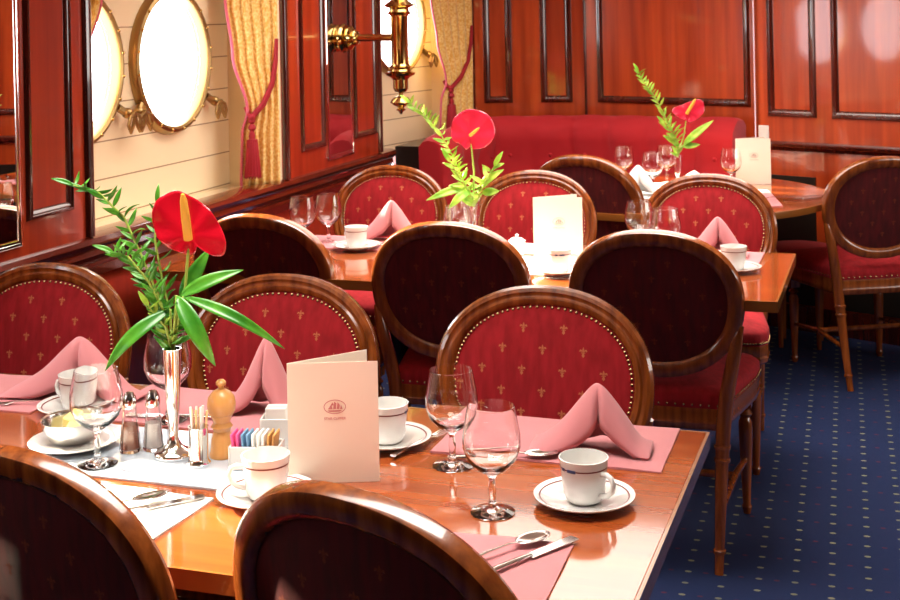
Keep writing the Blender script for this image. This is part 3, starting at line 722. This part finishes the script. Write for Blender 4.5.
for k in range(9):
    a = k*2.4; r = .004+.0008*k; o = MB().tube([(0, 0, 0), (r*.6*math.cos(a), r*.6*math.sin(a), .092+.006*math.sin(k*3))], .0022, 6).build('wooden_pick', ['wick', 'salt'][k % 2], loc=(-1.212+r*math.cos(a), 2.098+r*math.sin(a), ZR+.0115))
    tag(o, 'slim pale stick standing in the steel cylinder', 'pick', 'sticks in the steel cylinder')
t = thing('pepper_mill', 'turned light wood pepper mill with round knob', 'pepper mill', (-1.192, 2.15, ZR)); t.scale = (1.13, 1.13, 1.06)
MB().lathe([(0, 0), (.0205, 0), (.021, .005), (.019, .01), (.0175, .03), (.0135, .045), (.018, .053), (.0135, .06), (.016, .068), (.0195, .074)], n=32).build('body', 'mill', t, ang=30)
MB().lathe([(.019, .0745), (.0225, .08), (.0235, .092), (.0215, .104), (.015, .113), (.007, .118), (0, .119)], n=32).build('head', 'mill', t, ang=40)
MB().lathe([(0, .118), (.005, .118), (.0045, .122), (.0085, .126), (.0085, .130), (.005, .134), (0, .135)], n=20).build('knob', 'mill', t)
# sugar packets
t = thing('packet_holder', 'low white china holder filled with sugar packets', 'holder', (-1.105, 2.12, ZR), R(12))
b = MB(); b.box(-.046, .046, -.026, .026, 0, .005)
for a in ((-.046, -.0425, -.026, .026), (.0425, .046, -.026, .026), (-.0425, .0425, -.026, -.0225), (-.0425, .0425, .0225, .026)): b.box(*a, .005, .042)
b.build('holder_box', 'china', t, bevel=.0015)
pk = ['pink', 'pink', 'blue', 'blue', 'white', 'white', 'white', 'tan', 'tan']
for k, cn in enumerate(pk):
    x = -.035+.0082*k
    o = MB().box(-.0022, .0022, -.0205, .0205, 0, .056).build('sugar_packet', 'pk_'+cn, bevel=.0015, loc=(-1.105+x*math.cos(R(12)), 2.12+x*math.sin(R(12)), ZR+.0065))
    o.rotation_euler = (0, R(-7+1.7*k), R(12)); tag(o, '%s paper packet standing in the low white holder' % cn, 'sugar packet', '%s packets in the holder' % cn)
t = thing('packet_holder', 'taller white holder of packets behind the low one, beside the menu', 'holder', (-1.12, 2.235, ZR), R(15))
b = MB(); b.box(-.03, .03, -.022, .022, 0, .005)
for a in ((-.03, -.0265, -.022, .022), (.0265, .03, -.022, .022), (-.0265, .0265, -.022, -.0185), (-.0265, .0265, .0185, .022)): b.box(*a, .005, .055)
b.build('holder_box', 'china', t, bevel=.0015)
for k in range(4):
    o = MB().box(-.02, .02, -.0012, .0012, 0, .068).build('sugar_packet', 'pk_white', bevel=.001, loc=(-1.12-(-.011+.007*k)*math.sin(R(15)), 2.235+(-.011+.007*k)*math.cos(R(15)), ZR+.0055))
    o.rotation_euler = (R(3-2*k), 0, R(15)); tag(o, 'white paper packet in the taller holder behind', 'sugar packet', 'white packets in the taller holder')

# menus
def text_mesh(body, size, m_, parent, T):
    cu_ = bpy.data.curves.new('txt', 'FONT'); cu_.body = body; cu_.size = size; cu_.align_x = 'CENTER'; cu_.extrude = .0002
    o = bpy.data.objects.new('txt', cu_); COL.objects.link(o); dg = bpy.context.evaluated_depsgraph_get()
    me = bpy.data.meshes.new_from_object(o.evaluated_get(dg)); bpy.data.objects.remove(o)
    me.transform(T); me.materials.clear(); me.materials.append(M[m_]); q = bpy.data.objects.new('printed_name', me); COL.objects.link(q); q.parent = parent; return q
def menu(x, y, z, rz, open_a, label, ink, w_=.159, h=.211):
    t = thing('menu_card', label, 'menu', (x, y, z), rz, 'menu cards')
    MB().box(0, w_, -.0012, 0, 0, h).build('front_cover', 'paper', t)
    Tb = Matrix.Rotation(open_a, 4, 'Z'); MB().box(.0015, w_, 0, .0012, .002, h, Tb).build('back_cover', 'paper', t)
    cx, cz = w_*.52, h*.63; b = MB(); n = 48
    def ring(rx, rz_, wd):
        vs = []
        for k in range(n):
            a = 2*PI*k/n; c, s = math.cos(a), math.sin(a); vs += [(cx+rx*c, -.0016, cz+rz_*s), (cx+(rx-wd)*c, -.0016, cz+(rz_-wd)*s)]
        b.add(vs, [(2*k, 2*((k+1) % n), 2*((k+1) % n)+1, 2*k+1) for k in range(n)])
    ring(.0195, .0125, .0013)
    def poly(ps): b.add([(cx+p[0], -.0016, cz+p[1]) for p in ps], [tuple(range(len(ps)))])
    for ps in ([(-.013, -.006), (.013, -.006), (.009, -.0085), (-.009, -.0085)], [(-.012, -.004), (-.006, .005), (-.004, -.004)], [(-.003, -.004), (-.001, .009), (.003, .006), (.002, -.004)],
               [(.003, -.004), (.005, .008), (.009, .003), (.008, -.004)], [(.009, -.004), (.011, .003), (.0135, -.004)], [(-.008, .002), (-.004, .008), (-.0015, .003)]): poly(ps)
    b.build('printed_emblem', ink, t)
    text_mesh('STAR CLIPPER', .0062, ink, t, Matrix.Translation((cx, -.0014, cz-.0225)) @ Matrix.Rotation(PI/2, 4, 'X'))
    return t
menu(-1.013, 2.062, Z+.0002, math.atan2(.056, .148), R(30), 'large cream folded menu card standing on the foreground table', 'ink_pink')
menu(-1.11, 4.08, Z+.0045, R(12), R(28), 'cream folded menu card standing on the middle table', 'ink_grey')
menu(-.69, 6.12, Z+.0005, R(12), R(-0)+R(28), 'cream folded menu card standing on the round table', 'ink_grey')

# napkins folded into arches
def napkin(x, y, z, rz, L, H_, label, w1=.045, flat=1, m_='pink', mir=1):
    """peaked napkin: two arms of folded cloth falling from a crest to the table, widest at the back"""
    ridge = [(-.56, .03), (-.50, .13), (-.40, .26), (-.28, .45), (-.14, .76), (-.05, .95), (0, 1.0), (.05, .95), (.13, .78), (.24, .48), (.33, .22), (.44, .06)]
    hem = [(-.55, 0), (-.46, 0), (-.34, .02), (-.22, .08), (-.10, .20), (-.02, .36), (.01, .42), (.05, .38), (.14, .22), (.25, .08), (.33, .0), (.42, 0)]
    b = MB(); n = len(ridge)-1
    def cr_(A, k):
        a = min(int(k), n-1); f = k-a; P = [A[max(0, min(n, a+d))] for d in (-1, 0, 1, 2)]
        return [.5*(2*P[1][c]+(P[2][c]-P[0][c])*f+(2*P[0][c]-5*P[1][c]+4*P[2][c]-P[3][c])*f*f+(3*P[1][c]-P[0][c]-3*P[2][c]+P[3][c])*f**3) for c in (0, 1)]
    def fn(i, j):
        r, h = cr_(ridge, i*n), cr_(hem, i*n); v = abs(2*j-1); front = j > .5
        bow = math.sin(v*PI/2); k = v**1.6
        px = r[0]*(1-k)+h[0]*k; pz_ = r[1]*(1-k)+h[1]*k*(1 if front else .3)
        fold = .022*math.exp(-((px-.012)/.022)**2)*v*(1 if front else 0)
        return Vector((mir*px*L, (-1 if front else 1)*bow*w1*(1.1-.35*r[1])+fold, max(.003, pz_*H_)))
    b.grid(fn, 48, 14)
    o = b.build('folded_napkin', m_, ang=180, solid=.0035, loc=(x, y, z)); o.rotation_euler = (0, 0, rz)
    return tag(o, label, 'napkin', 'folded napkins')
ZN = Z+.005
napkin(-.528, 2.37, ZN, R(6), .225, .12, 'pink napkin folded into a peak on the right foreground mat')
napkin(-1.235, 2.42, ZN, R(0), .16, .15, 'pink napkin peak between the pepper mill and the large menu')
napkin(-1.67, 2.40, ZN, R(2), .32, .13, 'pink napkin arch at the left, behind the butter bowl')
napkin(-1.72, 4.38, ZN, R(5), .25, .14, 'pale napkin peak on the middle table near the window')
napkin(-.55, 4.33, ZN, R(5), .22, .125, 'pale pink napkin peak at the right end of the middle table')
napkin(-.86, 5.98, ZN, R(-30), .26, .07, 'white napkin lying low right of the round table vase', m_='white_linen')
napkin(-1.06, 5.66, ZN, R(20), .24, .13, 'white napkin heap at the left front of the round table', m_='white_linen')

# cutlery
def spoon(x, y, z, rz, label, L=.17):
    t = MB()
    def fn(i, j):
        a = 2*PI*i; r = j; return Vector((.026*r*math.cos(a)*1.25, .0175*r*math.sin(a), .0015+.006*r*r))
    t.grid(fn, 24, 5, wrap=True)
    t.tube([(.03, 0, .0072), (.045, 0, .009), (.08, 0, .008), (L*.8, 0, .004), (L, 0, .0035)], [.003, .0022, .0028, .0055, .007], 8, flat=.3)
    o = t.build('spoon', 'steel', solid=.0012, loc=(x, y, z), ang=60); o.rotation_euler = (0, 0, rz); return tag(o, label, 'spoon', 'cutlery')
def knife(x, y, z, rz, label, L=.2):
    t = MB().box(0, L*.5, -.009, .009, .001, .0025).tube([(L*.48, 0, .0035), (L*.6, 0, .004), (L, 0, .004)], [.005, .006, .0075], 8, flat=.5)
    o = t.build('knife', 'steel', bevel=.0006, loc=(x, y, z)); o.rotation_euler = (0, 0, rz); return tag(o, label, 'knife', 'cutlery')
def fork(x, y, z, rz, label, L=.18):
    t = MB()
    for k in range(4): t.tube([(0, -.0085+.0057*k, .003), (.03, -.0085+.0057*k, .001), (.045, -.006+.004*k, .002)], .0011, 6)
    t.grid(lambda i, j: Vector((.043+.022*i, (j-.5)*(.021*(1-i)+.006), .002+.003*i)), 6, 4)
    t.tube([(.064, 0, .005), (.09, 0, .006), (L, 0, .003)], [.0022, .0025, .0065], 8, flat=.35)
    o = t.build('fork', 'steel', solid=.0005, loc=(x, y, z)); o.rotation_euler = (0, 0, rz); return tag(o, label, 'fork', 'cutlery')
ZC = Z+.0055
spoon(-.535, 1.925, ZC, R(235), 'spoon on the pink mat, bottom centre')
knife(-.475, 1.955, ZC, R(240), 'knife on the pink mat edge, bottom centre')
spoon(-1.20, 1.915, ZC+.001, R(235), 'spoon on the sunlit pale mat, bottom left')
knife(-1.12, 1.955, ZC, R(228), 'knife on the sunlit pale mat edge, bottom left')
fork(-.835, 2.40, ZC-.001, R(255), 'fork at the left side of the right foreground mat')
spoon(-.62, 2.30, ZC, R(200), 'spoon lying before the right foreground napkin')
knife(-1.50, 2.31, ZC, R(10), 'knife on the pink mat behind the vase', .2)
fork(-1.84, 2.30, ZC, R(20), 'fork at the left foreground napkin')
knife(-1.88, 4.22, ZC, R(10), 'knife on the window-side mat of the middle table')
spoon(-.53, 5.60, Z+.006, R(40), 'spoon on the round table strip of linen')
knife(-.43, 5.60, Z, R(48), 'knife on the round table rim')
fork(-.40, 5.70, Z, R(48), 'fork on the round table rim')
# small items on other tables
for (x, y, l) in ((-1.20, 4.20, 'small white sugar pot right of the middle vase'), (-1.245, 5.78, 'small white pot at left of the round table')):
    t = thing('sugar_pot', l, 'pot', (x, y, Z+.0045))
    MB().lathe([(0, 0), (.022, 0), (.03, .012), (.032, .03), (.027, .044), (.029, .048), (.026, .049), (.022, .044), (0, .044)], n=28).build('body', 'china', t)
    MB().lathe([(.026, .0492), (.018, .056), (.005, .059), (.004, .062), (.007, .066), (0, .07)], n=24).build('lid', 'china', t)

# ------------------------------------------------------------------ flowers
def fr(base, dx, dz, dd=0): return Vector(base)+R_*dx+U_*dz+F_*dd
def leafmesh(b, p0, p1, wd, sag=.02, nrm=None, mi=0, n=8):
    p0, p1 = Vector(p0), Vector(p1); d = p1-p0; nrm = Vector(nrm) if nrm is not None else -F_+U_*.6
    s = d.cross(nrm).normalized(); up = s.cross(d).normalized()
    def fn(i, j):
        c = p0+d*i+up*sag*math.sin(PI*i)*1.0; wv = wd*.5*math.sin(PI*min(1, i**.75))**.8 if 0 < i < 1 else .0004
        v = (j-.5)*2; return c+s*v*wv+up*abs(v)*wv*.35
    b.grid(fn, n, 4, mi)
def anthurium(base, Q, centre, outline, spad, label, m_, depth, cup=.25):
    """Q maps outline points (x right, y down) at the bloom to the place; depth: fold of the heart away from the viewer"""
    base = Vector(base); C0 = Q(*centre); t = thing('anthurium', label, 'flower', base); O = base
    mid = (base+C0)/2+R_*.008
    MB().tube([base-O, mid-O, C0-O+F_*.008], [.0034, .003, .0026], 8).build('stem', 'stem', t)
    n = len(outline); n_ = -F_*.9+U_*.35
    def ol(u):
        x = u*n; i = int(x) % n; f = x-int(x); P = [Vector(outline[(i+d) % n]) for d in (-1, 0, 1, 2)]
        return .5*((2*P[1])+(P[2]-P[0])*f+(2*P[0]-5*P[1]+4*P[2]-P[3])*f*f+(3*P[1]-P[0]-3*P[2]+P[3])*f**3)
    sc_ = (Q(centre[0]+1, centre[1])-C0).length; size = max((Vector(p)-Vector(centre)).length for p in outline)*sc_
    def fn(i, j):
        p = ol(i); d = p-Vector(centre); r = j; a = math.atan2(d.y, d.x)
        q_ = Q(centre[0]+d.x*r, centre[1]+d.y*r)
        rr = d.length*sc_*r
        return q_-O+F_*(depth*(rr/size)**1.2)-n_*(-cup*rr*rr/size*2*.5)+n_*(.0035*math.sin(a*7)*(r**2))-n_*.004*math.exp(-(rr/.008)**2)
    MB().grid(fn, 72, 14, wrap=True).build('spathe', m_, t, ang=180, solid=.0015)
    a, c = Q(*spad[0]), Q(*spad[1]); a = a-F_*.006; c = c-F_*.03; w_ = .062*(c-a).length+.0022
    MB().tube([a-O, a*.5+c*.5-O, a*.15+c*.85-O, c-O], [w_*1.1, w_*1.1, w_*.9, w_*.4], 12).build('spadix', 'spadix', t)
def sprig(base, pts, label, n, ll, m_, name='leafy_sprig', seed=1, wd=.3):
    rnd = random.Random(seed); t = thing(name, label, 'greenery', base); O = Vector(base); pts = [Vector(p)-O for p in pts]
    MB().tube(pts, [.0022]*(len(pts)-1)+[.001], 6).build('stem', 'stem', t)
    b = MB()
    for k in range(n):
        u = (k+.5)/n*(len(pts)-1); i = min(int(u), len(pts)-2); p = pts[i].lerp(pts[i+1], u-i); d = (pts[i+1]-pts[i]).normalized()
        side = (R_ if k % 2 else -R_); v = (d*rnd.uniform(.4, .9)+side*rnd.uniform(.5, 1)-F_*rnd.uniform(-.6, .6)+U_*rnd.uniform(-.3, .4)).normalized()
        L = ll*rnd.uniform(.7, 1.15)*(1-.3*k/n); leafmesh(b, p, p+v*L, L*wd, rnd.uniform(-.004, .008), v.cross(side)+U_*.4-F_*.5, n=6)
    pp = pts[-1]; leafmesh(b, pp, pp+(pts[-1]-pts[-2]).normalized()*ll, ll*wd, .003, n=6)
    b.build('leaves', m_, t, ang=180, solid=.0006)
def blades(base, tips, label, m_, name='broad_leaf_spray'):
    t = thing(name, label, 'greenery', base); O = Vector(base)
    for a, c, wd, sag in tips:
        b = MB(); a = Vector(a)-O; c = Vector(c)-O
        b.tube([Vector((0, 0, 0)), (a)*.6+Vector((0, 0, .002)), a], .002, 6, mi=1)
        leafmesh(b, a, c, wd, sag, n=14); b.build('leaf', [m_, 'stem'], t, ang=180, solid=.0008)
# foreground bouquet: vase mouth at (-1.285, 2.15, .954)
VB = (-1.281, 2.128, ZR+.192)
k = 2.43/1300   # metres per image pixel at the vase
def q(px, py, dd=0): return fr((-1.281, 2.128, ZR+.2), (px-170)*k, (345-py)*k, dd)
anthurium(VB, q, (189, 232), [(188, 253), (180, 251), (168, 246), (157, 236), (152, 217), (157, 202), (167, 194), (178, 191), (190, 196), (200, 201), (211, 211), (221, 228), (226, 244), (223, 256), (213, 256), (203, 250), (197, 245), (195, 251)], ((189, 236), (187, 189)), 'large glossy red anthurium with yellow spadix in the silver vase', 'spathe', .02)
sprig(VB, [VB, q(160, 300, .0), q(141, 255, .01), q(122, 215, .02), q(95, 190, .03), q(70, 182, .03)], 'fine-leaved green sprig arching left from the silver vase', 46, .044, 'leaf', seed=3, wd=.24)
sprig(VB, [VB, q(163, 305, -.01), q(150, 275, -.02), q(132, 250, -.03), q(118, 245, -.03)], 'lower fine-leaved green sprig left of the large anthurium stem', 36, .042, 'leaf', seed=5, wd=.24)
sprig(VB, [VB, q(166, 310, .02), q(158, 280, .03), q(150, 240, .04), q(152, 205, .05)], 'upright green sprig behind the large anthurium', 28, .040, 'leaf', seed=8, wd=.24)
sprig(VB, [VB, q(165, 322, -.01), q(158, 312, -.02), q(150, 300, -.02)], 'short leafy tuft at the mouth of the silver vase', 10, .035, 'leaf_pale', seed=9)
blades(VB, [(q(170, 305, -.01), q(107, 362, -.03), .027, .03), (q(178, 290, -.02), q(217, 358, -.04), .033, .02), (q(180, 292, -.01), q(243, 268, .0), .027, .012),
            (q(184, 292, -.015), q(284, 345, -.02), .022, .045), (q(176, 300, .03), q(205, 250, .05), .032, .0), (q(172, 325, 0), q(192, 315, 0), .02, 0)], 'long broad green leaves fanning from the silver vase', 'leaf')
# middle bouquet
VM = (-1.345, 4.18, Z+.003+.16); k2 = 4.40/1300
def q2(px, py, dd=0): return fr((-1.345, 4.18, Z+.158), (px-471)*k2, (207-py)*k2, dd)
anthurium(VM, q2, (469, 134), [(465, 149), (459, 143), (452, 140), (450, 130), (453, 119), (461, 112), (471, 110), (483, 113), (491, 121), (494, 132), (491, 142), (482, 148), (473, 149), (469, 146)], ((469, 134), (478, 126)), 'round pink-red anthurium in the middle table bouquet', 'spathe_pink', .02)
sprig(VM, [VM, q2(462, 180), q2(452, 155), q2(438, 130, .02), q2(425, 115, .03), q2(410, 102, .03)], 'pale green leafy sprig arching left in the middle bouquet', 44, .048, 'leaf_pale', seed=11)
sprig(VM, [VM, q2(468, 190), q2(458, 175, -.02), q2(449, 160, -.02)], 'short pale sprig low in the middle bouquet', 10, .06, 'leaf_pale', seed=12)
sprig(VM, [VM, q2(478, 190), q2(484, 178, -.02), q2(492, 165, -.02)], 'short pale tuft on the right of the middle bouquet', 12, .06, 'leaf_pale', seed=14)
blades(VM, [(q2(466, 185), q2(424, 197, -.03), .03, .01), (q2(468, 190), q2(446, 206, -.03), .03, .02), (q2(478, 185), q2(502, 168, -.02), .03, .01), (q2(480, 192), q2(497, 190, 0), .03, .0)], 'long pale green leaves spreading from the middle vase', 'leaf_pale')
# far bouquet
VF = (-.93, 5.93, Z+.003+.14); k3 = 5.93/1300
def q3(px, py, dd=0): return fr((-.92, 5.93, Z+.153), (px-676)*k3, (148-py)*k3, dd)
anthurium(VF, q3, (685, 105), [(683, 114), (676, 111), (670, 107), (671, 102), (678, 99), (686, 96), (695, 94), (701, 98), (701, 107), (695, 113), (688, 116)], ((684, 107), (692, 92)), 'red anthurium in the far bouquet on the round table', 'spathe_pink', .01)
sprig(VF, [VF, q3(672, 128), q3(662, 108), q3(652, 88), q3(643, 76), q3(637, 65)], 'tall slanting green sprig in the far bouquet', 44, .05, 'leaf_pale', seed=21)
sprig(VF, [VF, q3(674, 132), q3(668, 125, -.02), q3(662, 118, -.02)], 'short leafy tuft at the far vase mouth', 12, .06, 'leaf_pale', seed=22)
blades(VF, [(q3(680, 138), q3(711, 114), .035, .01), (q3(680, 140), q3(697, 138), .03, 0), (q3(676, 138), q3(660, 128), .03, 0)], 'long green leaves spreading right from the far vase', 'leaf_pale')
